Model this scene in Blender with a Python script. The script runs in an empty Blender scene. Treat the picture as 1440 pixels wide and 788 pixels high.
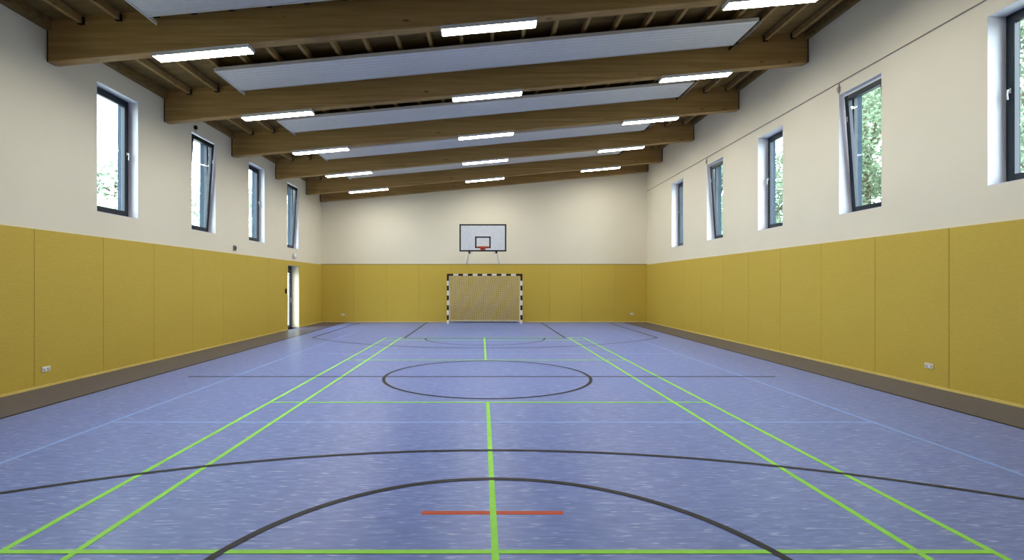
import bpy, math, random
from mathutils import Vector, Matrix
C = bpy.context.scene
COL = C.collection
R = random.Random(7)

# ------------------------------------------------------------------ camera, world, exposure
F_PX, VX, VY, EYE = 718.7, 677.76, 400.35, 1.634
cam = bpy.data.cameras.new('camera')
cam.sensor_width = 36.0
cam.lens = F_PX / 1440 * 36
cam.shift_x = (720 - VX) / 1440
cam.shift_y = (VY - 394) / 1440
cam.clip_end = 400
camo = bpy.data.objects.new('camera', cam)
camo.location = (0, 0, EYE)
camo.rotation_euler = (math.pi / 2, 0, 0)
COL.objects.link(camo)
C.camera = camo

SKY_STRENGTH = 15.0
LAMP_STRENGTH = 45.0
w = bpy.data.worlds.new('overcast_sky')
C.world = w
w.use_nodes = True
bg = w.node_tree.nodes['Background']
bg.inputs[0].default_value = (0.80, 0.89, 1.0, 1)
bg.inputs[1].default_value = SKY_STRENGTH

C.view_settings.view_transform = 'Standard'
C.view_settings.look = 'None'
C.view_settings.gamma = 1
C.view_settings.use_curve_mapping = False
C.view_settings.exposure = 0.0

# ------------------------------------------------------------------ dimensions of the hall
XL, XR, YB, YN = -6.98, 7.17, 22.2, -4.0      # left, right, far and near wall faces
ZP = 2.5                                       # top of the yellow panelling
B0, BS = 5.845, 0.0925                         # underside of beams: z = B0 + BS * x
SL = math.atan(BS)
BY0, BDY, BW, BH = 8.18, 3.018, 0.20, 0.68     # first visible beam, spacing, width, height
JH = 0.13                                      # joist depth
XC, YC = 0.09, 9.06                            # centre of the court
def zb(x): return B0 + BS * x

# ------------------------------------------------------------------ materials
def srgb(r, g, b):
    f = lambda c: ((c / 255) / 12.92 if c / 255 <= 0.04045 else ((c / 255 + 0.055) / 1.055) ** 2.4)
    return (f(r), f(g), f(b), 1)

class NT:
    def __init__(s, name):
        s.m = bpy.data.materials.new(name); s.m.use_nodes = True
        s.t = s.m.node_tree; s.n = s.t.nodes; s.l = s.t.links
        s.b = s.n['Principled BSDF']; s.out = s.n['Material Output']
    def add(s, typ, **kw):
        n = s.n.new(typ)
        for k, v in kw.items(): setattr(n, k, v)
        return n
    def link(s, a, b): s.l.new(a, b)
    def coords(s, scale=(1, 1, 1), kind='Object'):
        tc = s.add('ShaderNodeTexCoord'); mp = s.add('ShaderNodeMapping')
        mp.inputs['Scale'].default_value = scale
        s.link(tc.outputs[kind], mp.inputs['Vector'])
        return mp.outputs['Vector']
    def noise(s, vec, scale=1, detail=3, rough=0.5):
        n = s.add('ShaderNodeTexNoise')
        n.inputs['Scale'].default_value = scale; n.inputs['Detail'].default_value = detail
        n.inputs['Roughness'].default_value = rough
        s.link(vec, n.inputs['Vector']); return n.outputs['Fac']
    def ramp(s, fac, stops):
        r = s.add('ShaderNodeValToRGB'); e = r.color_ramp.elements
        while len(e) < len(stops): e.new(0.5)
        for el, (p, c) in zip(e, stops): el.position = p; el.color = c
        s.link(fac, r.inputs['Fac']); return r.outputs['Color']
    def mix(s, fac, a, b, mode='MIX'):
        m = s.add('ShaderNodeMix', data_type='RGBA', blend_type=mode)
        for sock, v in ((m.inputs[0], fac), (m.inputs[6], a), (m.inputs[7], b)):
            if hasattr(v, 'links'): s.link(v, sock)
            else: sock.default_value = v
        return m.outputs[2]
    def bump(s, h, strength=0.2, dist=0.01):
        b = s.add('ShaderNodeBump'); b.inputs['Strength'].default_value = strength
        b.inputs['Distance'].default_value = dist
        s.link(h, b.inputs['Height']); s.link(b.outputs['Normal'], s.b.inputs['Normal'])

def plain(name, col, rough=0.5, metal=0.0, spec=0.5, var=0.06):
    t = NT(name)
    n = t.noise(t.coords(), 9, 3)
    lo = tuple(c * (1 - var) for c in col[:3]) + (1,); hi = tuple(min(1, c * (1 + var)) for c in col[:3]) + (1,)
    t.link(t.ramp(n, [(0.3, lo), (0.7, hi)]), t.b.inputs['Base Color'])
    t.b.inputs['Roughness'].default_value = rough; t.b.inputs['Metallic'].default_value = metal
    t.b.inputs['Specular IOR Level'].default_value = spec
    return t.m

def mat_floor(name='blue_linoleum', grey=False):
    t = NT(name)
    fine = t.noise(t.coords((5, 34, 1)), 1.0, 4, 0.6)
    fl = t.noise(t.coords((7, 42, 1)), 1.0, 1.5, 0.5)
    big = t.noise(t.coords((0.35, 1.1, 1)), 1.0, 2, 0.5)
    base = t.ramp(fine, [(0.30, srgb(90, 114, 184)), (0.52, srgb(108, 132, 203)), (0.72, srgb(130, 154, 218))])
    base = t.mix(t.ramp(fl, [(0.60, (0, 0, 0, 1)), (0.70, (0.75, 0.75, 0.75, 1))]), base, srgb(184, 196, 234))
    base = t.mix(t.ramp(big, [(0.35, (0, 0, 0, 1)), (0.7, (0.22, 0.22, 0.22, 1))]), base, srgb(122, 136, 202))
    if grey:  # shade and reflection near the walls put into the floor colour
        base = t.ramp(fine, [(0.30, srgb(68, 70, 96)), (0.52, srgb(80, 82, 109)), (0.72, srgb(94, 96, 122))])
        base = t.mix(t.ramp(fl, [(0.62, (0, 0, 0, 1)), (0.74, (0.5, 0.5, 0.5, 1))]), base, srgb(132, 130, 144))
    t.link(base, t.b.inputs['Base Color'])
    t.b.inputs['Roughness'].default_value = 0.36
    t.b.inputs['Specular IOR Level'].default_value = 0.5
    return t.m

def mat_wood(name, dark, mid, light, rough=0.62):
    t = NT(name)
    g = t.noise(t.coords((0.55, 9, 16)), 1.0, 5, 0.6)
    lam = t.noise(t.coords((0.15, 0.2, 6.0)), 1.0, 1, 0.4)
    c = t.ramp(g, [(0.30, dark), (0.5, mid), (0.72, light)])
    c = t.mix(t.ramp(lam, [(0.35, (0, 0, 0, 1)), (0.65, (0.35, 0.35, 0.35, 1))]), c, mid)
    v = t.add('ShaderNodeTexVoronoi'); v.inputs['Scale'].default_value = 1.0
    t.link(t.coords((1.7, 4, 5.0)), v.inputs['Vector'])
    kn = t.ramp(v.outputs['Distance'], [(0.06, (0.8, 0.8, 0.8, 1)), (0.14, (0, 0, 0, 1))])
    c = t.mix(kn, c, tuple(x * 0.35 for x in dark[:3]) + (1,))
    t.link(c, t.b.inputs['Base Color'])
    t.b.inputs['Roughness'].default_value = rough
    t.b.inputs['Specular IOR Level'].default_value = 0.3
    return t.m

def mat_panel():
    t = NT('mustard_panelling')
    f = t.noise(t.coords((12, 12, 160)), 1.0, 4, 0.7)
    b = t.noise(t.coords((0.5, 0.5, 0.9)), 1.0, 3, 0.5)
    c = t.ramp(f, [(0.3, srgb(196, 168, 62)), (0.5, srgb(204, 177, 72)), (0.72, srgb(212, 187, 86))])
    c = t.mix(t.ramp(b, [(0.35, (0, 0, 0, 1)), (0.7, (0.25, 0.25, 0.25, 1))]), c, srgb(196, 168, 76))
    t.link(c, t.b.inputs['Base Color'])
    t.b.inputs['Roughness'].default_value = 0.7
    t.b.inputs['Specular IOR Level'].default_value = 0.3
    return t.m

def mat_plaster(name, col):
    t = NT(name)
    b = t.noise(t.coords((0.7, 0.7, 0.7)), 1.0, 4, 0.5)
    lo = tuple(c * 0.96 for c in col[:3]) + (1,)
    t.link(t.ramp(b, [(0.3, lo), (0.7, col)]), t.b.inputs['Base Color'])
    t.bump(t.noise(t.coords((60, 60, 60)), 1.0, 2), 0.12, 0.004)
    t.b.inputs['Roughness'].default_value = 0.85
    t.b.inputs['Specular IOR Level'].default_value = 0.2
    return t.m

def mat_glow(name, col, strength):
    t = NT(name)
    t.b.inputs['Base Color'].default_value = (0.9, 0.9, 0.88, 1)
    t.b.inputs['Emission Color'].default_value = col
    t.b.inputs['Emission Strength'].default_value = strength
    t.b.inputs['Roughness'].default_value = 0.4
    n = t.noise(t.coords(), 3, 2)
    t.link(t.ramp(n, [(0.3, (0.88, 0.88, 0.86, 1)), (0.7, (0.92, 0.92, 0.9, 1))]), t.b.inputs['Base Color'])
    return t.m

def mat_glass():
    t = NT('window_glass')
    t.n.remove(t.b)
    tr = t.add('ShaderNodeBsdfTransparent'); tr.inputs[0].default_value = (0.93, 0.97, 0.96, 1)
    gl = t.add('ShaderNodeBsdfGlossy'); gl.inputs['Roughness'].default_value = 0.03
    lw = t.add('ShaderNodeLayerWeight'); lw.inputs['Blend'].default_value = 0.5
    pw = t.add('ShaderNodeMath', operation='POWER'); pw.inputs[1].default_value = 5.0
    t.link(lw.outputs['Facing'], pw.inputs[0])
    fr = t.add('ShaderNodeMath', operation='MULTIPLY_ADD'); fr.inputs[1].default_value = 0.5; fr.inputs[2].default_value = 0.03
    t.link(pw.outputs[0], fr.inputs[0])
    mx = t.add('ShaderNodeMixShader')
    t.link(fr.outputs[0], mx.inputs[0]); t.link(tr.outputs[0], mx.inputs[1]); t.link(gl.outputs[0], mx.inputs[2])
    t.link(mx.outputs[0], t.out.inputs[0])
    return t.m

def mat_leaf(name, dark, light):
    t = NT(name)
    n = t.noise(t.coords((1.4, 1.4, 1.4)), 1.0, 4, 0.7)
    c = t.ramp(n, [(0.3, dark), (0.7, light)])
    t.link(c, t.b.inputs['Base Color'])
    t.b.inputs['Roughness'].default_value = 0.5
    tl = t.add('ShaderNodeBsdfTranslucent'); t.link(c, tl.inputs[0])
    mx = t.add('ShaderNodeMixShader'); mx.inputs[0].default_value = 0.4
    t.link(t.b.outputs[0], mx.inputs[1]); t.link(tl.outputs[0], mx.inputs[2])
    t.link(mx.outputs[0], t.out.inputs[0])
    return t.m

M = {
    'floor': mat_floor(),
    'floor_wall_shade': mat_floor('linoleum_wall_shade', True),
    'panel': mat_panel(),
    'panel_edge': plain('light_yellow_skirting', srgb(228, 204, 116), 0.6, 0, 0.3),
    'cap': plain('brown_cap_strip', srgb(128, 106, 60), 0.6, 0, 0.3),
    'groove': plain('panel_joint', srgb(186, 158, 62), 0.8, 0, 0.2),
    'plaster': mat_plaster('cream_plaster', srgb(236, 229, 205)),
    'beam': mat_wood('glulam_spruce', srgb(140, 108, 60), srgb(164, 131, 78), srgb(184, 152, 96)),
    'joist': mat_wood('joist_spruce', srgb(136, 108, 62), srgb(156, 126, 76), srgb(174, 146, 92)),
    'deck': mat_wood('roof_deck', srgb(104, 84, 46), srgb(124, 100, 56), srgb(140, 116, 68), 0.7),
    'steel_dark': plain('dark_steel', srgb(38, 36, 36), 0.5, 0.6),
    'steel': plain('brushed_steel', srgb(190, 190, 192), 0.35, 0.9),
    'steel_white': plain('white_painted_steel', srgb(214, 214, 210), 0.4),
    'radiant': plain('white_radiant_sheet', srgb(220, 219, 214), 0.45, 0, 0.4, 0.03),
    'lamp_case': plain('lamp_case_white', srgb(205, 205, 203), 0.45),
    'glow': mat_glow('lamp_diffuser', (1.0, 0.965, 0.91, 1), LAMP_STRENGTH),
    'frame': plain('anthracite_blue_frame', srgb(7, 24, 36), 0.35, 0, 0.35),
    'reveal': plain('white_reveal_paint', srgb(220, 220, 227), 0.6, 0, 0.3, 0.02),
    'cladding': plain('blue_metal_cladding', srgb(10, 42, 60), 0.55, 0, 0.2),
    'glass': mat_glass(),
    'white': plain('white_plastic', srgb(236, 235, 230), 0.4),
    'ivory': plain('ivory_plastic', srgb(205, 203, 196), 0.5),
    'grey': plain('grey_plastic', srgb(120, 118, 114), 0.5),
    'conduit': plain('grey_conduit', srgb(158, 150, 138), 0.6),
    'black': plain('black_paint', srgb(16, 15, 17), 0.5, 0, 0.3),
    'goal_white': plain('white_goal_paint', srgb(232, 230, 224), 0.45),
    'net': plain('white_net_cord', srgb(226, 218, 196), 0.8, 0, 0.2),
    'board': plain('white_board', srgb(214, 217, 220), 0.35),
    'rim': plain('orange_rim', srgb(196, 78, 42), 0.45),
    'l_black': plain('black_line_paint', srgb(16, 16, 24), 0.45, 0, 0.2),
    'l_green': plain('green_line_paint', srgb(158, 240, 76), 0.5, 0, 0.3),
    'l_blue': plain('light_blue_line_paint', srgb(140, 178, 236), 0.45),
    'l_orange': plain('orange_line_paint', srgb(206, 78, 30), 0.5, 0, 0.3),
    'grass': plain('pale_yard', srgb(150, 152, 144), 0.9, 0, 0.1, 0.3),
    'bark': plain('bark', srgb(96, 84, 70), 0.9, 0, 0.1, 0.3),
    'leaf_a': mat_leaf('leaf_green', srgb(84, 100, 78), srgb(152, 170, 138)),
    'leaf_b': mat_leaf('leaf_pale', srgb(186, 198, 184), srgb(212, 220, 206)),
}

# ------------------------------------------------------------------ mesh helpers
class MB:
    """collects boxes, tubes and prisms and links them as one mesh object"""
    def __init__(s): s.v = []; s.f = []; s.mi = []; s.mats = []; s.sm = []
    def _m(s, m):
        if m not in s.mats: s.mats.append(m)
        return s.mats.index(m)
    def add(s, verts, faces, m, smooth=False):
        o = len(s.v); s.v += [tuple(p) for p in verts]
        k = s._m(m)
        for f in faces: s.f.append(tuple(i + o for i in f)); s.mi.append(k); s.sm.append(smooth)
    def hexa(s, p, m):
        # p: 8 points, bottom ring 0-3 counter-clockwise from above, top ring 4-7
        s.add(p, [(3, 2, 1, 0), (4, 5, 6, 7), (0, 1, 5, 4), (1, 2, 6, 5), (2, 3, 7, 6), (3, 0, 4, 7)], m)
    def box(s, x0, x1, y0, y1, z0, z1, m, bev=0.0):
        if bev <= 0:
            s.hexa([(x0, y0, z0), (x1, y0, z0), (x1, y1, z0), (x0, y1, z0), (x0, y0, z1), (x1, y0, z1), (x1, y1, z1), (x0, y1, z1)], m)
            return
        b = min(bev, (x1 - x0) / 2.01, (y1 - y0) / 2.01, (z1 - z0) / 2.01)
        V = []; idx = {}
        def vid(p):
            if p not in idx: idx[p] = len(V); V.append(p)
            return idx[p]
        X = (x0, x1); Y = (y0, y1); Z = (z0, z1)
        cor = {}
        for i in (0, 1):
            for j in (0, 1):
                for k in (0, 1):
                    sx, sy, sz = (1, -1)[i], (1, -1)[j], (1, -1)[k]
                    c = (X[i], Y[j], Z[k])
                    cor[i, j, k] = (vid((c[0], c[1] + sy * b, c[2] + sz * b)), vid((c[0] + sx * b, c[1], c[2] + sz * b)), vid((c[0] + sx * b, c[1] + sy * b, c[2])))
        F = []
        for i in (0, 1):
            q = [cor[i, 0, 0][0], cor[i, 1, 0][0], cor[i, 1, 1][0], cor[i, 0, 1][0]]; F.append(q if i else q[::-1])
            q = [cor[0, i, 0][1], cor[1, i, 0][1], cor[1, i, 1][1], cor[0, i, 1][1]]; F.append(q[::-1] if i else q)
            q = [cor[0, 0, i][2], cor[1, 0, i][2], cor[1, 1, i][2], cor[0, 1, i][2]]; F.append(q if i else q[::-1])
        for i in (0, 1):
            for j in (0, 1):
                F.append([cor[i, j, 0][0], cor[i, j, 0][1], cor[i, j, 1][1], cor[i, j, 1][0]])
                F.append([cor[i, 0, j][0], cor[i, 0, j][2], cor[i, 1, j][2], cor[i, 1, j][0]])
                F.append([cor[0, i, j][1], cor[0, i, j][2], cor[1, i, j][2], cor[1, i, j][1]])
        for c in cor.values(): F.append(list(c))
        s.add(V, F, m)
    def tube(s, pts, r, m, n=8, cap=True):
        pts = [Vector(p) for p in pts]
        V = []; F = []
        prev = None
        for i, p in enumerate(pts):
            d = (pts[min(i + 1, len(pts) - 1)] - pts[max(i - 1, 0)]).normalized()
            a = Vector((0, 0, 1)) if abs(d.z) < 0.9 else Vector((1, 0, 0))
            if prev is not None: a = prev
            u = (a - d * a.dot(d)).normalized(); v = d.cross(u); prev = u
            rr = r[i] if isinstance(r, (list, tuple)) else r
            for k in range(n):
                t = 2 * math.pi * k / n
                V.append(p + u * math.cos(t) * rr + v * math.sin(t) * rr)
        for i in range(len(pts) - 1):
            for k in range(n):
                F.append((i * n + k, i * n + (k + 1) % n, (i + 1) * n + (k + 1) % n, (i + 1) * n + k))
        s.add(V, F, m, n > 4)
        if cap:
            o = (len(pts) - 1) * n
            s.add(V[:n], [tuple(range(n))[::-1]], m); s.add(V[o:o + n], [tuple(range(n))], m)
    def lathe(s, prof, m, axis='z', n=20, at=(0, 0, 0)):
        V = []; F = []
        for (r, h) in prof:
            for k in range(n):
                t = 2 * math.pi * k / n
                p = (r * math.cos(t), r * math.sin(t), h)
                if axis == 'x': p = (h, r * math.cos(t), r * math.sin(t))
                if axis == 'y': p = (r * math.cos(t), h, r * math.sin(t))
                V.append((p[0] + at[0], p[1] + at[1], p[2] + at[2]))
        for i in range(len(prof) - 1):
            for k in range(n):
                F.append((i * n + k, i * n + (k + 1) % n, (i + 1) * n + (k + 1) % n, (i + 1) * n + k))
        F.append(tuple(range(n))[::-1]); F.append(tuple(range((len(prof) - 1) * n, len(prof) * n)))
        s.add(V, F, m, True)
    def build(s, name, parent=None, label=None):
        me = bpy.data.meshes.new(name)
        me.from_pydata(s.v, [], s.f)
        for m in s.mats: me.materials.append(m)
        me.polygons.foreach_set('material_index', s.mi)
        me.polygons.foreach_set('use_smooth', s.sm)
        me.update()
        o = bpy.data.objects.new(name, me); COL.objects.link(o)
        if parent: o.parent = parent
        if label: o['label'] = label
        return o

def tag(o, label, cat, group=None):
    o['label'] = label; o['category'] = cat
    if group: o['group'] = group
    return o
def empty(name, loc=(0, 0, 0), rot=(0, 0, 0)):
    o = bpy.data.objects.new(name, None); COL.objects.link(o)
    o.location = loc; o.rotation_euler = rot
    o.empty_display_size = 0.1
    return o
def structure(o): o['kind'] = 'structure'; return o
KIDS = {}
def copy_tree(o, parent=None):
    c = o.copy(); COL.objects.link(c)
    if parent: c.parent = parent
    for ch in [x for x in o.children]: copy_tree(ch, c)
    return c

# ------------------------------------------------------------------ floor and its painted lines
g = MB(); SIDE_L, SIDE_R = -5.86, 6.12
for xa, xb, mm in ((XL - 0.4, SIDE_L, 'floor_wall_shade'), (SIDE_L, SIDE_R, 'floor'), (SIDE_R, XR + 0.4, 'floor_wall_shade')): g.box(xa, xb, YN - 0.3, YB + 0.3, -0.12, 0, M[mm])  # side strips hold the wall-side shade as a greyer colour
floor = structure(g.build('floor'))

def hline(mb, x0, x1, y, wd, z, m): mb.box(x0, x1, y - wd / 2, y + wd / 2, 0.0, z, m)
def vline(mb, x, y0, y1, wd, z, m): mb.box(x - wd / 2, x + wd / 2, y0, y1, 0.0, z, m)
def arc(mb, cx, cy, r, a0, a1, wd, z, m, n=96):
    V = []; F = []
    for i in range(n + 1):
        a = a0 + (a1 - a0) * i / n
        for rr in (r - wd / 2, r + wd / 2):
            V.append((cx + rr * math.cos(a), cy + rr * math.sin(a), z))
    for i in range(n): F.append((2 * i, 2 * i + 1, 2 * i + 3, 2 * i + 2))
    mb.add(V, F, m)
LW = 0.045
def line(name, label, fn, *args):
    g = MB(); fn(g, *args); return g.build(name, floor, label)
V_ = ('volleyball_line', 'pale blue painted court line'); m = M['l_blue']
xl, xr = -4.40, 4.64
for x in (xl, xr): line(*V_, vline, x, YC - 9, YC + 9, LW, 0.0008, m)
for y in (YC - 9, YC - 3, YC + 3, YC + 9): line(*V_, hline, xl, xr, y, LW, 0.0010, m)
B_ = ('basketball_line', 'black painted court line'); m = M['l_black']; z = 0.0032
for x in (SIDE_L, SIDE_R): line(*B_, vline, x, YN + 0.3, YB - 0.35, LW, z, m)
line(*B_, hline, -5.2, 5.2, YC, LW, z + 0.0002, m)
line(*B_, arc, XC, YC + 0.05, 1.81, 0, 2 * math.pi, 0.055, z + 0.0003, m)
FT = 15.55                                    # far free throw line, key and three point line
for sx in (-2.45, 2.45): line(*B_, vline, XC + sx, FT, YB - 0.1, 0.055, z, m)
line(*B_, hline, XC - 2.45, XC + 2.45, FT, LW, z + 0.0002, m)
line(*B_, arc, XC, FT, 1.8, math.pi, 2 * math.pi, 0.05, z + 0.0003, m)
R3 = 6.72; c3 = 13.12 + R3; a3 = math.asin(5.3 / R3)
line(*B_, arc, XC, c3, R3, -math.pi / 2 - a3, -math.pi / 2 + a3, 0.05, z + 0.0004, m)
for sx in (-5.3, 5.3): line(*B_, vline, XC + sx, c3 - R3 * math.cos(a3), YB - 0.5, 0.05, z, m)
line(*B_, arc, 0.095, 2.49, 1.80, 0, math.pi, 0.055, z + 0.0003, m)     # near free throw semicircle and three point line
line(*B_, hline, XC - 2.45, XC + 2.45, 2.49, LW, z + 0.0002, m)
R4 = 7.7; c4 = 5.03 - R4; a4 = math.asin(5.3 / R4)
line(*B_, arc, XC, c4, R4, math.pi / 2 - a4, math.pi / 2 + a4, 0.05, z + 0.0004, m)
line('penalty_line', 'short orange painted line', hline, -0.43, 0.58, 3.655, 0.055, 0.0016, M['l_orange'])
G_ = ('badminton_line', 'bright green painted court line'); m = M['l_green']; z = 0.0024
for sx in (-3.03, -2.57, 2.57, 3.03): line(*G_, vline, XC + sx, YC - 6.7, YC + 6.7, 0.045, z, m)
for sy in (-6.68, -5.94, -1.98, 1.98, 5.94, 6.68): line(*G_, hline, XC - 3.05, XC + 3.05, YC + sy, 0.045, z + 0.0003, m)
for ya, yb_ in ((YC - 6.7, YC - 1.98), (YC + 1.98, YC + 6.7)): line(*G_, vline, XC - 0.01, ya, yb_, 0.045, z + 0.0005, m)

# ------------------------------------------------------------------ walls with openings
TW = {-1: 0.40, 1: 0.45}
DECK = BH
def wall_with_holes(name, xf, outward, y0, y1, ztop, holes):
    """wall plane at x = xf, thickness towards outward; holes = (y0, y1, z0, z1)"""
    x0, x1 = (xf - TW[-1], xf) if outward < 0 else (xf, xf + TW[1])
    g = MB()
    ys = sorted({y0, y1} | {h[0] for h in holes} | {h[1] for h in holes})
    for a, b in zip(ys[:-1], ys[1:]):
        mid = (a + b) / 2
        hs = sorted([(h[2], h[3]) for h in holes if h[0] <= mid <= h[1]])
        z = -0.1
        for (h0, h1) in hs:
            if h0 > z: g.box(x0, x1, a, b, z, h0, M['plaster'])
            z = h1
        g.box(x0, x1, a, b, z, ztop, M['plaster'])
    return structure(g.build(name))
LWIN = [(9.26 + 3.018 * i, 10.38 + 3.018 * i, 2.96, 5.335) for i in range(-2, 4)]  # first two are out of view, added for the daylight they let in
RWIN = [(9.165 + 3.015 * i, 10.27 + 3.015 * i, 3.03, 5.44) for i in range(-1, 4)]
DOOR = (18.33, 19.46, 0.0, 2.34)
wl = wall_with_holes('wall_left', XL, -1, YN, YB, zb(XL) + DECK, LWIN + [DOOR])
wr = wall_with_holes('wall_right', XR, 1, YN, YB, zb(XR) + DECK, RWIN)
for nm, ya, yb_ in (('wall_back', YB, YB + 0.3), ('wall_front', YN - 0.3, YN)):
    g = MB(); a, b = XL - TW[-1], XR + TW[1]
    g.hexa([(a, ya, -0.1), (b, ya, -0.1), (b, yb_, -0.1), (a, yb_, -0.1), (a, ya, zb(a) + DECK), (b, ya, zb(b) + DECK), (b, yb_, zb(b) + DECK), (a, yb_, zb(a) + DECK)], M['plaster'])
    structure(g.build(nm))

# yellow impact panelling, one lining per wall, vertical joints every 1.45 m
PT = 0.025
def lining(name, along, fixed, a0, a1, inward, joints, skip=None, cap=False):
    g = MB()
    cuts = [a0] + [j for j in joints if a0 + 0.05 < j < a1 - 0.05] + [a1]
    segs = []
    for p, q in zip(cuts[:-1], cuts[1:]):
        if skip and p < skip[0] < q: segs += [(p, skip[0])]
        if skip and p < skip[1] < q: segs += [(skip[1], q)]
        if not skip or q <= skip[0] or p >= skip[1]: segs.append((p, q))
    gp = 0.0035
    def put(p, q, z0, z1, t, m, bev=0):
        lo, hi = sorted((fixed, fixed + inward * t))
        if along == 'y': g.box(lo, hi, p, q, z0, z1, m, bev)
        else: g.box(p, q, lo, hi, z0, z1, m, bev)
    for p, q in segs:
        put(p, q, 0.0, ZP - 0.012, PT * 0.45, M['groove'])
        put(p + gp, q - gp, 0.044, ZP, PT, M['panel'], 0.003)
    if skip: put(skip[0], skip[1], skip[2], ZP, PT, M['panel'])
    if cap: put(a0, a1, ZP + 0.0002, ZP + 0.022, PT + 0.006, M['cap'])
    return structure(g.build(name))
jl = [7.94 + 1.45 * i for i in range(-9, 12)]
jr = [7.82 + 1.47 * i for i in range(-9, 12)]
lining('trim_1', 'y', XL, YN + 0.03, YB - 0.03, 1, jl, (DOOR[0], DOOR[1], DOOR[3]))
lining('trim_2', 'y', XR, YN + 0.03, YB - 0.03, -1, jr)
lining('trim_3', 'x', YB, XL, XR, -1, [XL + 1.415 * i for i in range(1, 11)], None, True)
lining('trim_4', 'x', YN, XL, XR, 1, [XL + 1.415 * i for i in range(1, 11)])
def base(name, x0, x1, y0, y1): g = MB(); g.box(x0, x1, y0, y1, 0, 0.042, M['panel_edge'], 0.004); structure(g.build(name))
base('baseboard_left', XL, XL + 0.034, YN, DOOR[0]); base('baseboard_left', XL, XL + 0.034, DOOR[1], YB)
base('baseboard_right', XR - 0.034, XR, YN, YB)
base('baseboard_back', XL + 0.034, XR - 0.034, YB - 0.034, YB)

# ------------------------------------------------------------------ roof deck, wall plates
def slab(g, x0, x1, y0, y1, k0, k1, m):
    g.hexa([(x0, y0, zb(x0) + k0), (x1, y0, zb(x1) + k0), (x1, y1, zb(x1) + k0), (x0, y1, zb(x0) + k0),
            (x0, y0, zb(x0) + k1), (x1, y0, zb(x1) + k1), (x1, y1, zb(x1) + k1), (x0, y1, zb(x0) + k1)], m)
g = MB(); slab(g, XL - TW[-1], XR + TW[1], YN - 0.3, YB + 0.3, DECK, DECK + 0.1, M['deck']); ceiling = structure(g.build('ceiling'))
BEAMS = [BY0 + BDY * i for i in range(-1, 5)] + [YB - 0.2]
# timber wall plates between the beams
nt = 5
for xa, xb in ((XL, XL + 0.10), (XR - 0.10, XR)):
    edges = [YN] + [v for y in BEAMS[:-1] for v in (y, y + BW)] + [BEAMS[-1]]
    for a, b in zip(edges[::2], edges[1::2]):
        g = MB(); slab(g, xa, xb, a, b, DECK - 0.17, DECK, M['deck']); structure(g.build('trim_%d' % nt)); nt += 1

# ------------------------------------------------------------------ glulam beams
ORD = {0: 'nearest beam in view, crossing the top of the picture', 1: 'second beam in view from the camera', 2: 'third beam in view from the camera',
       3: 'fourth beam in view from the camera', 4: 'fifth beam in view from the camera, just before the far wall'}
def make_beam(y, label):
    e = empty('roof_beam', (0, y, 0))
    tag(e, label, 'beam', 'glued timber beams across the hall'); e['kind'] = 'thing'
    g = MB(); a, b = XL + 0.035, XR - 0.035
    c = 0.012
    prof = [(c, 0), (BW - c, 0), (BW, c), (BW, BH), (0, BH), (0, c)]
    V = [(x, py, zb(x) + pz) for x in (a, b) for (py, pz) in prof]
    n = len(prof)
    F = [tuple(range(n))[::-1], tuple(range(n, 2 * n))] + [(i, (i + 1) % n, n + (i + 1) % n, n + i) for i in range(n)]
    g.add(V, F, M['beam']); g.build('timber', e)
    for xa, xb in ((XL, XL + 0.035), (XR - 0.035, XR)):
        g = MB(); slab(g, xa, xb, 0.02, BW - 0.02, 0.01, BH - 0.16, M['steel_dark']); g.build('end_plate', e, 'dark plate at the wall')
    return e
for i in range(-1, 5):
    lab = 'glued timber roof beam, ' + ORD[i] if i >= 0 else 'light brown glued timber roof beam over the camera end of the hall'
    make_beam(BY0 + BDY * i, lab)
make_beam(YB - 0.2, 'light brown glued timber roof beam flush against the white far wall')

# ------------------------------------------------------------------ joists between the beams
BAY = ['over the camera', 'in the bay before the nearest visible beam', 'between the first and second visible beams', 'between the second and third visible beams',
       'between the third and fourth visible beams', 'between the fourth and fifth visible beams', 'between the fifth beam and the far wall']
jx0, jn = XL + 0.58, 23
tops = [YN - BW] + BEAMS
JW = 0.065
src = {}
for bi in range(1, len(tops) - 1):
    y0, y1 = tops[bi] + BW, tops[bi + 1]
    L = round(y1 - y0, 3)
    for k in range(jn):
        x = jx0 + 0.60 * k
        if x > XR - 0.15: break
        if L not in src:
            g = MB(); g.box(-JW / 2, JW / 2, 0.0, L, -JH, -0.006, M['joist'], 0.004)
            j = g.build('ceiling_joist')
            o_, i_ = JW / 2 + 0.012, JW / 2 + 0.0005
            prof = [(-o_, -JH - 0.012), (o_, -JH - 0.012), (o_, -0.03), (i_, -0.03), (i_, -JH - 0.0005), (-i_, -JH - 0.0005), (-i_, -0.03), (-o_, -0.03)]
            for (ya, yb2) in ((0.0, 0.05), (L - 0.05, L)):
                h = MB(); k8 = len(prof)
                h.add([(px, yy, pz) for yy in (ya, yb2) for (px, pz) in prof], [(0, 1, 4, 5), (1, 2, 3, 4), (0, 5, 6, 7), (13, 12, 9, 8), (12, 11, 10, 9), (15, 14, 13, 8)]
                      + [(q, q + 8, (q + 1) % 8 + 8, (q + 1) % 8) for q in range(8)], M['steel_dark'])
                h.build('joist_hanger', j, 'dark steel joist hanger')
            src[L] = j
        else: j = copy_tree(src[L])
        j.location = (x, y0, zb(x) + DECK - abs(BS) * JW / 2)
        tag(j, 'slender timber ceiling joist ' + BAY[bi], 'joist', 'joists ' + BAY[bi])

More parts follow.
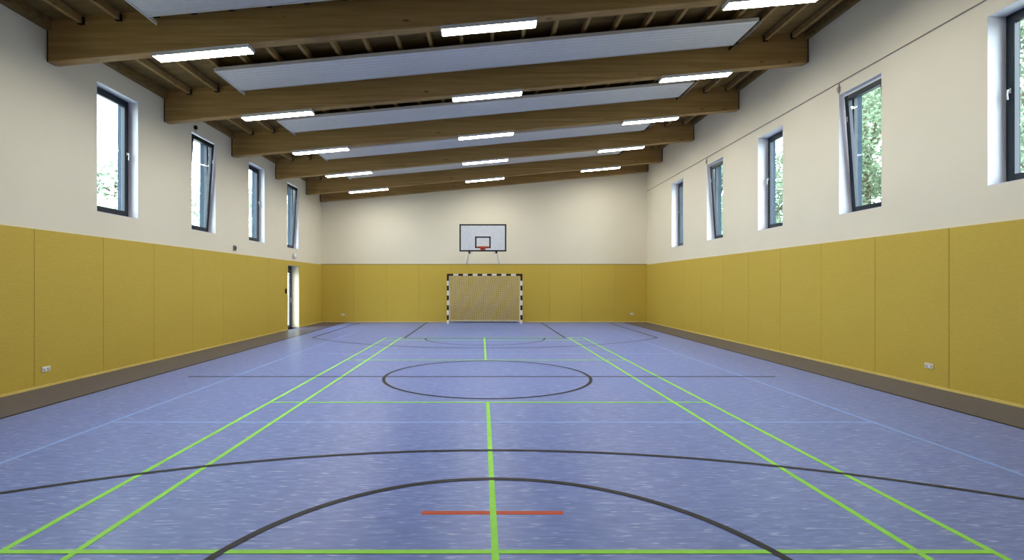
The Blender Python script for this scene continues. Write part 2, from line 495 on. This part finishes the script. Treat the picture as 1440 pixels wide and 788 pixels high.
# ------------------------------------------------------------------ radiant ceiling panels
PX0, PX1, PK = -5.17, 5.38, 0.42
def make_radiant():
    e = empty('radiant_panel', (0, 0, 0))
    g = MB(); W = 0.99; n = 8
    prof = []
    for i in range(n):
        a = W * i / n
        prof += [(a + 0.004, 0.0), (a + W / n * 0.80, 0.0), (a + W / n * 0.84, 0.009), (a + W / n * 0.96, 0.009)]
    prof += [(W, 0.0), (W, 0.05), (0, 0.05)]
    V = [(x, py, zb(x) + PK + pz) for x in (PX0, PX1) for (py, pz) in prof]
    k = len(prof)
    F = [tuple(range(k))[::-1], tuple(range(k, 2 * k))] + [(i, (i + 1) % k, k + (i + 1) % k, k + i) for i in range(k)]
    g.add(V, F, M['radiant']); g.build('panel_sheet', e)
    for ya, yb2 in ((-0.014, -0.0005), (W + 0.0005, W + 0.014)): g = MB(); slab(g, PX0, PX1, ya, yb2, PK - 0.012, PK + 0.06, M['radiant']); g.build('edge_flange', e)
    for xa in (PX0 - 0.03, PX1 + 0.006):
        g = MB(); slab(g, xa, xa + 0.024, -0.02, W + 0.25, PK - 0.01, PK + 0.05, M['radiant'] if xa < 0 else M['steel_dark']); g.build('support_rail', e)
    for xx in (-4.6, -1.6, 1.8, 4.8):
        for yy in (0.12, W - 0.12): g = MB(); g.tube([(xx, yy, zb(xx) + PK + 0.05), (xx, yy, zb(xx) + DECK - JH)], 0.008, M['steel_dark'], 6); g.build('hanger_rod', e)
    for yy in (0.18, 0.42):
        g = MB(); xs = PX1 + 0.03
        g.tube([(xs, yy, zb(xs) + PK + 0.03), (xs + 0.1, yy, zb(xs) + PK + 0.06), (xs + 0.16, yy + 0.08, zb(xs) + PK + 0.09), (xs + 0.16, W + 0.24, zb(xs) + PK + 0.09)], 0.014, M['conduit'], 6); g.build('supply_pipe', e)
    return e
prot = make_radiant()
PLAB = ['above the nearest visible beam, cut by the picture top', 'between the first and second visible beams, the largest', 'between the second and third visible beams',
        'between the third and fourth visible beams', 'between the fourth and fifth visible beams']
for i in range(5):
    e = prot if i == 0 else copy_tree(prot)
    e.location = (0, 9.93 + BDY * (i - 1), 0)
    tag(e, 'long white ribbed radiant heating panel ' + PLAB[i], 'ceiling panel', 'radiant heating panels under the roof')

# ------------------------------------------------------------------ lamps under the beams
LL, LWD, LH = 1.56, 0.23, 0.062
def make_lamp():
    """opaque tray open at the bottom, a glowing diffuser set into it, a cap at each end"""
    e = empty('ceiling_lamp', (0, 0, 0), (0, -SL, 0))
    h, t = LWD / 2, 0.006
    prof = [(-h, -LH), (-h + t, -LH), (-h + t, -0.012), (h - t, -0.012), (h - t, -LH), (h, -LH), (h, 0), (-h, 0)]
    g = MB(); X0, X1 = -LL / 2 + 0.02, LL / 2 - 0.02
    g.add([(x, a, b) for x in (X0, X1) for (a, b) in prof], [(0, 1, 2, 7), (2, 3, 6, 7), (3, 4, 5, 6), (8, 15, 10, 9), (10, 15, 14, 11), (11, 14, 13, 12)]
          + [(q, q + 8, (q + 1) % 8 + 8, (q + 1) % 8) for q in range(8)], M['lamp_case']); g.build('lamp_housing', e)
    g = MB(); g.box(X0 + 0.0005, X1 - 0.0005, -h + t + 0.0005, h - t - 0.0005, -LH - 0.004, -LH + 0.012, M['glow']); g.build('lamp_diffuser', e, 'glowing white diffuser')
    for s in (-1, 1):
        g = MB(); a, b = sorted((s * (LL / 2 - 0.0195), s * LL / 2)); g.box(a, b, -h, h, -LH, 0, M['lamp_case'], 0.003); g.build('end_cap', e)
    return e
lamp0 = make_lamp()
first = True
SIDE = {-1: 'left', 0: 'middle', 1: 'right'}
NTH = ['nearest visible beam', 'second visible beam', 'third visible beam', 'fourth visible beam', 'fifth and farthest beam']
for i in range(-1, 5):  # first row hangs out of view, added to light the near end
    for s, x in ((-1, -4.52), (0, 0.11), (1, 4.72)):
        e = lamp0 if first else copy_tree(lamp0); first = False
        e.location = (x, BY0 + BDY * i + 0.118, zb(x) - 0.0005)
        lab = 'glowing strip lamp, %s one of three under the %s' % (SIDE[s], NTH[i]) if i >= 0 else 'added unseen strip lamp under a beam over the camera end'
        tag(e, lab, 'lamp', 'strip lamps under the beams')

# ------------------------------------------------------------------ windows
def rect_frame(g, y0, y1, z0, z1, x0, x1, wd, m, bev=0.004):
    g.box(x0, x1, y0, y0 + wd, z0, z1, m, bev); g.box(x0, x1, y1 - wd, y1, z0, z1, m, bev)
    g.box(x0, x1, y0 + wd, y1 - wd, z0, z0 + wd, m, bev); g.box(x0, x1, y0 + wd, y1 - wd, z1 - wd, z1, m, bev)
def make_window(n, side, hole, tilt):
    """local frame: +x points into the room, origin at the sill on the wall face"""
    y0, y1, z0, z1 = hole
    rv = 0.20 if side == 'left' else 0.265
    xf = XL if side == 'left' else XR
    W, H = y1 - y0, z1 - z0
    sx = 1 if side == 'left' else -1
    e = structure(empty('window_%d' % n, (xf, y0, z0)))
    def X(a, b): return sorted((sx * a, sx * b))
    g = MB(); a, b = X(-rv - 0.075, -rv); rect_frame(g, 0.001, W - 0.001, 0.001, H - 0.001, a, b, 0.058, M['frame']); g.build('window_frame', e)
    def lining_ring(a, b, t, m, nm, lab):
        g = MB(); c = 0.0004
        g.box(a, b, c, t, c, H - c, m); g.box(a, b, W - t, W - c, c, H - c, m); g.box(a, b, t, W - t, H - t, H - c, m); g.box(a, b, t, W - t, c, t, m); g.build(nm, e, lab)
    lining_ring(*X(-rv + 0.0006, 0.0), 0.008, M['reveal'], 'inner_reveal', 'white painted reveal')
    lining_ring(*X(-TW[-sx] - 0.01, -rv - 0.0756), 0.012, M['cladding'], 'outer_reveal', 'blue metal outer reveal')
    sash = bpy.data.objects.new('sash', None)
    g = MB(); a, b = X(-0.045, 0.03); rect_frame(g, 0, W - 0.09, 0, H - 0.09, a, b, 0.10, M['frame'], 0.006)
    sash = g.build('sash', e); sash.location = (-rv * sx, 0.045, 0.045)
    g = MB(); a, b = X(-0.012, 0.004); g.box(a, b, 0.092, W - 0.182, 0.092, H - 0.182, M['glass']); g.build('pane', sash)
    yy = W - 0.09 - 0.05
    g = MB()
    if not tilt:
        zc = H * 0.53
        a, b = X(0.031, 0.041); g.box(a, b, yy - 0.015, yy + 0.015, zc - 0.035, zc + 0.035, M['steel'], 0.003)
        p = lambda d, y, z: (sx * d, y, z)
        g.tube([p(0.03, yy, zc), p(0.075, yy, zc)], 0.010, M['steel'], 8)
        g.tube([p(0.073, yy, zc + 0.01), p(0.078, yy, zc - 0.05), p(0.070, yy, zc - 0.13)], 0.0105, M['steel'], 8)
        g.build('handle', sash, 'silver lever handle')
    else:
        sash.rotation_euler = (0, sx * math.radians(3.9), 0)
        p = lambda d, y, z: (sx * d, y, z)
        zc = H * 0.77
        g.box(*X(0.031, 0.045), yy - 0.012, yy + 0.012, zc - 0.05, zc + 0.05, M['steel'], 0.003)
        g.build('stay', sash, 'silver stay plate')
        g = MB()
        g.box(*X(-rv + 0.001, -rv + 0.05), 0.25, W - 0.25, H - 0.048, H - 0.002, M['lamp_case'], 0.004)
        g.build('opener_motor', e, 'light grey opener bar')
        z = H - 0.11
        for yk in (0.4, W - 0.4):
            g = MB(); g.tube([(sx * (-rv + 0.02), yk, H - 0.035), (sx * (-rv + 0.14), yk, z + 0.01)], 0.008, M['steel'], 6); g.build('opener_chain', e)
    return e
n = 1
for i, h in enumerate(LWIN): make_window(n, 'left', h, i % 2 == 1); n += 1
for i, h in enumerate(RWIN): make_window(n, 'right', h, i % 2 == 1); n += 1

# ------------------------------------------------------------------ glazed exit door in the left wall
y0, y1, z0, z1 = DOOR
e = structure(empty('door_1', (XL, y0, 0)))
W = y1 - y0; rv = 0.26
g = MB(); x0, x1 = -rv - 0.08, -rv
g.box(x0, x1, 0.001, 0.07, 0.002, z1 - 0.002, M['frame'], 0.004); g.box(x0, x1, W - 0.07, W - 0.001, 0.002, z1 - 0.002, M['frame'], 0.004)
g.box(x0, x1, 0.07, W - 0.07, z1 - 0.16, z1 - 0.002, M['frame'], 0.004); g.build('door_frame', e)
leaf = MB(); rect_frame(leaf, 0.073, W - 0.073, 0.012, z1 - 0.165, -rv - 0.055, -rv + 0.005, 0.10, M['frame'])
leaf = leaf.build('door_leaf', e)
g = MB(); g.box(-rv - 0.03, -rv - 0.015, 0.17, W - 0.17, 0.11, z1 - 0.26, M['glass']); g.build('pane', leaf)
g = MB(); g.box(-rv + 0.0055, -rv + 0.014, W - 0.145, W - 0.105, 0.93, 1.15, M['steel'], 0.003)
g.tube([(-rv + 0.01, W - 0.125, 1.05), (-rv + 0.06, W - 0.125, 1.05), (-rv + 0.065, W - 0.25, 1.05)], 0.011, M['steel']); g.build('handle', leaf, 'silver lever handle')
g = MB(); g.box(-rv + 0.006, -rv + 0.06, 0.2, 0.62, z1 - 0.245, z1 - 0.18, M['steel_dark'], 0.006); g.build('door_closer', e)

# ------------------------------------------------------------------ handball goal
GY, GX = 21.36, 0.112
e = empty('handball_goal', (GX, GY, 0))
tag(e, 'handball goal with black and white striped posts and white net before the far wall', 'goal')
S = 0.08
def striped(axis, x, ranges, lo, hi):
    g = MB(); cuts = sorted({lo, hi} | {v for r in ranges for v in r})
    for a, b in zip(cuts[:-1], cuts[1:]):
        mm = M['black'] if any(r[0] <= (a + b) / 2 <= r[1] for r in ranges) else M['goal_white']
        if axis == 'z': g.box(x - S / 2, x + S / 2, 0, S, a, b, mm)
        else: g.box(a, b, 0, S, 2.0, 2.08, mm)
    return g
br = [(1.79, 2.0), (1.38, 1.585), (0.97, 1.175), (0.56, 0.765), (0.15, 0.355)]
for s in (-1, 1): striped('z', s * 1.54, br, 0.0, 2.0).build('post', e)
cr = [(-1.58, -1.31), (1.31, 1.58)] + [(s * c - 0.1, s * c + 0.1) for c in (0.2, 0.6, 1.0) for s in (-1, 1)]
striped('x', 0, [tuple(sorted(r)) for r in cr], -1.58, 1.58).build('crossbar', e)
for s in (-1, 1):
    g = MB(); x = s * 1.54
    g.tube([(x, S, 1.98), (x, 0.42, 1.95), (x, 0.70, 0.05), (x, 0.70, 0.03)], 0.019, M['goal_white'], 8)
    g.build('net_stanchion', e)
    g = MB(); g.box(x - 0.025, x + 0.025, S, 0.72, 0.0, 0.035, M['goal_white'], 0.004); g.box(x - 0.07, x + 0.07, -0.03, S + 0.05, 0.0, 0.012, M['steel_white'], 0.003)
    g.build('ground_bar', e)
g = MB(); g.tube([(-1.54, 0.69, 0.035), (1.54, 0.69, 0.035)], 0.024, M['goal_white'], 8); g.build('rear_bar', e)
# net: sagging back and two sides, cords of real thickness
g = MB(); rr = 0.0068
def back_pt(u, v):
    # u -1..1 across, v 0..1 down
    y = 0.40 + 0.28 * v - 0.10 * math.sin(math.pi * v) * (0.6 + 0.4 * math.cos(u * 9)) * (1 - abs(u)) ** 0.3
    return (1.52 * u + 0.02 * math.sin(v * 14 + u * 20), y + (0.02 + 0.05 * v) * math.sin(u * 31 + v * 3), 1.95 - 1.90 * v + 0.02 * math.sin(u * 17))
NU, NV = 38, 23
for i in range(NU + 1):
    u = -1 + 2 * i / NU; g.tube([back_pt(u, k / 20) for k in range(21)], rr, M['net'], 4, False)
for k in range(NV + 1):
    v = k / NV; g.tube([back_pt(-1 + 2 * i / 40, v) for i in range(41)], rr, M['net'], 4, False)
for i in range(NU + 1):
    u = -1 + 2 * i / NU; p = back_pt(u, 0); g.tube([(1.52 * u, S, 1.995), (1.52 * u, (S + p[1]) / 2, 1.96), p], rr, M['net'], 4, False)
for s in (-1, 1):
    for k in range(NV + 1):
        v = k / NV; p = back_pt(s, v); g.tube([(s * 1.5, S, p[2]), (s * 1.49 + 0.02 * s, (S + p[1]) / 2, p[2] - 0.02), p], rr, M['net'], 4, False)
    for q in (0.0, 0.25, 0.5, 0.75):
        g.tube([((s * 1.5), S + (back_pt(s, v)[1] - S) * q, back_pt(s, v)[2]) for v in [k / 10 for k in range(11)]], rr * 1.3, M['net'], 4, False)
# gathered hem along the ground
g.tube([(-1.45 + 2.9 * i / 40, 0.60 + 0.02 * math.sin(i * 2.1), 0.07 + 0.012 * math.sin(i * 1.7)) for i in range(41)], 0.03, M['net'], 6)
g.build('net', e)

# ------------------------------------------------------------------ basketball backboard
BYD = 19.6
e = empty('basketball_hoop', (0.035, BYD, 2.9))
tag(e, 'wall mounted basketball hoop with white black edged backboard on the far wall', 'basketball hoop')
g = MB(); g.box(-0.9, 0.9, 0.0, 0.03, 0, 1.05, M['board'], 0.004); bd = g.build('backboard', e)
g = MB(); m = M['black']
def ring(x0, x1, z0, z1, wd):
    g.box(x0, x1, -0.004, -0.0003, z0, z0 + wd, m); g.box(x0, x1, -0.004, -0.0003, z1 - wd, z1, m)
    g.box(x0, x0 + wd, -0.004, -0.0003, z0 + wd, z1 - wd, m); g.box(x1 - wd, x1, -0.004, -0.0003, z0 + wd, z1 - wd, m)
ring(-0.9, 0.9, 0, 1.05, 0.055); g.build('border_marking', bd, 'black border line'); g = MB(); ring(-0.30, 0.30, 0.13, 0.58, 0.055); g.build('target_marking', bd, 'black target square')
g = MB()
g.box(-0.10, 0.10, -0.02, -0.0045, 0.06, 0.19, M['rim'], 0.003)
g.box(-0.06, 0.06, -0.17, -0.02, 0.135, 0.15, M['rim'], 0.003)
for s in (-1, 1): g.tube([(s * 0.05, -0.02, 0.07), (s * 0.10, -0.19, 0.142)], 0.008, M['rim'], 6)
N = 36; g.tube([(0.23 * math.cos(2 * math.pi * k / N), -0.38 + 0.23 * math.sin(2 * math.pi * k / N), 0.15) for k in range(N + 1)], 0.010, M['rim'], 8, False)
for k in range(12):
    t = 2 * math.pi * (k + 0.5) / 12; g.tube([(0.23 * math.cos(t), -0.38 + 0.23 * math.sin(t), 0.145), (0.225 * math.cos(t), -0.38 + 0.225 * math.sin(t), 0.125)], 0.004, M['rim'], 4)
g.build('rim', e, 'orange rim')
WY = YB - BYD
for s in (-1, 1):
    g = MB(); x = s * 0.52
    g.tube([(x, 0.05, 0.85), (x, WY - 0.012, 0.85)], 0.025, M['steel_white'])
    g.tube([(x, 0.05, 0.10), (x, WY - 0.012, 0.10)], 0.020, M['steel_white'])
    g.tube([(x, 0.06, 0.02), (s * 0.70, WY - 0.012, -0.32)], 0.014, M['steel_white'])
    g.box(x - 0.06, x + 0.06, WY - 0.012, WY - 0.001, 0.05, 0.95, M['steel_white'], 0.003)
    g.box(s * 0.70 - 0.05, s * 0.70 + 0.05, WY - 0.0125, WY - 0.001, -0.38, -0.26, M['steel_white'], 0.003)
    g.build('support_arm', e)
    g = MB(); g.box(x - 0.04, x + 0.04, 0.031, 0.075, -0.07, 0.95, M['steel_dark'], 0.004); g.build('bracket', e, 'dark mounting bracket')

# ------------------------------------------------------------------ sockets
def socket(loc, face, n, label):
    e = empty('power_socket', loc, (0, 0, {'left': math.pi / 2, 'right': -math.pi / 2, 'back': 0}[face]))
    tag(e, label, 'socket', 'white wall sockets above the floor')
    wdt = 0.078 * n
    g = MB(); g.box(-wdt / 2, wdt / 2, -0.011, 0, -0.042, 0.042, M['white'], 0.003); g.build('cover_plate', e)
    for k in range(n):
        cx = -wdt / 2 + 0.078 * (k + 0.5)
        g = MB(); g.lathe([(0.026, -0.0135), (0.0265, -0.0112)], M['ivory'], 'y', 18, (cx, 0, 0))
        for s in (-1, 1): g.lathe([(0.0028, -0.0142), (0.0028, -0.0136)], M['black'], 'y', 8, (cx + s * 0.0095, 0, 0))
        g.build('socket_insert', e)
socket((XL + PT, 8.15, 0.285), 'left', 2, 'small white double socket low on the yellow left wall')
socket((XR - PT, 8.16, 0.335), 'right', 2, 'small white double socket low on the yellow right wall')
socket((-6.03, YB - PT, 0.325), 'back', 2, 'tiny white socket low on the far wall left of the goal')
socket((6.50, YB - PT, 0.355), 'back', 2, 'tiny white socket low on the far wall right of the goal')

# ------------------------------------------------------------------ small fittings on the walls
e = empty('emergency_lamp', (XL, 18.92, 2.68)); tag(e, 'round white emergency lamp on the left wall above the glazed door', 'lamp')
g = MB(); g.lathe([(0.105, 0.0), (0.105, 0.035), (0.098, 0.04)], M['ivory'], 'x', 24); g.build('base', e)
g = MB(); g.lathe([(0.095, 0.0405), (0.095, 0.06), (0.082, 0.085), (0.05, 0.10), (0.012, 0.106)], M['white'], 'x', 24); g.build('dome', e)
e = empty('wall_sensor', (XL, 14.38, 2.66)); tag(e, 'small grey sensor box on the left wall just above the yellow panelling', 'sensor')
g = MB(); g.box(0, 0.05, -0.055, 0.055, -0.07, 0.07, M['grey'], 0.008); g.build('case', e)
g = MB(); g.lathe([(0.03, 0.0505), (0.028, 0.065), (0.016, 0.075), (0.004, 0.078)], M['steel_dark'], 'x', 16); g.build('lens', e)
e = empty('key_switch', (XL + PT, 18.08, 1.40)); tag(e, 'small dark key switch on the yellow wall before the glazed door', 'switch')
g = MB(); g.box(0, 0.045, -0.045, 0.045, -0.08, 0.08, M['steel_dark'], 0.006); g.build('case', e)
g = MB(); g.lathe([(0.018, 0.0455), (0.018, 0.055), (0.012, 0.058)], M['steel'], 'x', 14); g.build('knob', e)
e = empty('junction_box', (XL, 12.42, 5.45)); tag(e, 'small dark round cable box above the second window on the left wall', 'junction box')
g = MB(); g.lathe([(0.05, 0), (0.05, 0.045), (0.042, 0.052)], M['steel_dark'], 'x', 16); g.build('case', e)
g = MB(); g.tube([(0.02, 0.0, -0.05), (0.02, 0.0, -0.112)], 0.009, M['conduit'], 6); g.build('cable', e)
# conduit along the right wall with drops to the two tilted windows
e = empty('cable_conduit', (XR, 0, 5.68)); tag(e, 'thin grey cable conduit running along the right wall above the windows', 'conduit')
g = MB(); g.tube([(-0.013, YN + 0.05, 0), (-0.013, YB - 0.05, 0)], 0.011, M['conduit'], 8); g.build('pipe', e)
for h in (RWIN[1], RWIN[3]):
    yy = h[1] - 0.02
    g = MB(); g.tube([(-0.013, yy, -0.013), (-0.013, yy, h[3] - 5.68 + 0.02)], 0.011, M['conduit'], 8); g.box(-0.035, -0.001, yy - 0.03, yy + 0.03, h[3] - 5.68 + 0.06, h[3] - 5.68 + 0.16, M['conduit'], 0.005); g.build('drop', e)

# ------------------------------------------------------------------ outside: lawn and trees
g = MB(); g.box(-90, XL - 0.55, -40, 90, -0.3, -0.12, M['grass']); g.box(XR + 0.55, 90, -40, 90, -0.3, -0.12, M['grass'])
g.box(XL - 0.55, XR + 0.55, YB + 0.35, 90, -0.3, -0.12, M['grass'])
ground = structure(g.build('ground'))
def tree_mesh(seed, H, rad, nleaf, lmat, lsize):
    rn = random.Random(seed)
    t = MB()
    t.tube([(0, 0, -0.15), (0.05, 0, H * 0.2), (-0.04, 0.05, H * 0.45), (0.03, 0, H * 0.8)], [H * 0.03, H * 0.024, H * 0.018, H * 0.006], M['bark'], 9)
    blobs = []
    for k in range(16):
        a = rn.uniform(0, 6.28); zz = H * rn.uniform(0.25, 0.92)
        r_ = rad * (0.35 + 0.6 * rn.random()) * (1.1 - abs(zz / H - 0.5))
        p = Vector((r_ * math.cos(a), r_ * math.sin(a), zz)); blobs.append((p, rad * rn.uniform(0.35, 0.55)))
        s0 = Vector((0, 0, zz * 0.72)); t.tube([s0, s0.lerp(p, 0.5) + Vector((0, 0, 0.15)), p], [H * 0.010, H * 0.006, H * 0.002], M['bark'], 6)
    blobs.append((Vector((0, 0, H * 0.62)), rad * 0.75)); blobs.append((Vector((0, 0, H * 0.4)), rad * 0.75))
    l = MB(); V = []; F = []
    for k in range(nleaf):
        c, r_ = rn.choice(blobs)
        d = Vector((rn.gauss(0, 1), rn.gauss(0, 1), rn.gauss(0, 1))).normalized() * r_ * (rn.random() ** 0.4)
        p = c + d
        ax = Vector((rn.gauss(0, 1), rn.gauss(0, 1), rn.gauss(0, 0.7))).normalized()
        sd = ax.orthogonal().normalized(); sd.rotate(Matrix.Rotation(rn.uniform(0, 6.28), 3, ax))
        nn = ax.cross(sd); s = lsize * rn.uniform(0.7, 1.3)
        b = len(V)
        V += [p, p + ax * s * 0.5 + sd * s * 0.32 + nn * s * 0.12, p + ax * s, p + ax * s * 0.5 - sd * s * 0.32 + nn * s * 0.12]
        F += [(b, b + 1, b + 2), (b, b + 2, b + 3)]
    l.add(V, F, lmat)
    return t, l
def tree(seed, H, rad, nl, lm, ls):
    e = empty('leafy_tree'); t, l = tree_mesh(seed, H, rad, nl, lm, ls)
    t.build('trunk', e); l.build('foliage', e); return e
ta = tree(3, 11.0, 2.4, 34000, M['leaf_a'], 0.15)
NTHW = ['nearest', 'second', 'third', 'fourth', 'fifth']
spots = [((16.0, 14.6), 1.0, 0.3), ((16.2, 21.6), 1.04, 2.0), ((15.8, 28.6), 0.98, 4.1), ((16.2, 35.6), 1.02, 1.1), ((16.0, 42.6), 1.0, 5.0)]
for i, ((x, y), s, a) in enumerate(spots):
    e = ta if i == 0 else copy_tree(ta)
    e.location = (x, y, -0.13); e.scale = (s, s, s); e.rotation_euler = (0, 0, a)
    tag(e, 'dense green leafy tree outside the %s window of the right wall' % NTHW[i], 'tree', 'trees outside the right windows')
tb = tree(11, 11.6, 3.3, 11000, M['leaf_b'], 0.32)
spots = [((-24, 33.5), 1.0, 0.0), ((-24, 44.8), 1.0, 1.3), ((-24, 56.0), 1.05, 2.9), ((-24, 67.5), 1.05, 4.4)]
for i, ((x, y), s, a) in enumerate(spots):
    e = tb if i == 0 else copy_tree(tb)
    e.location = (x, y, -0.13); e.scale = (s, s, s); e.rotation_euler = (0, 0, a)
    tag(e, 'pale green tree far outside the %s window of the left wall' % NTHW[i], 'tree', 'trees outside the left windows')
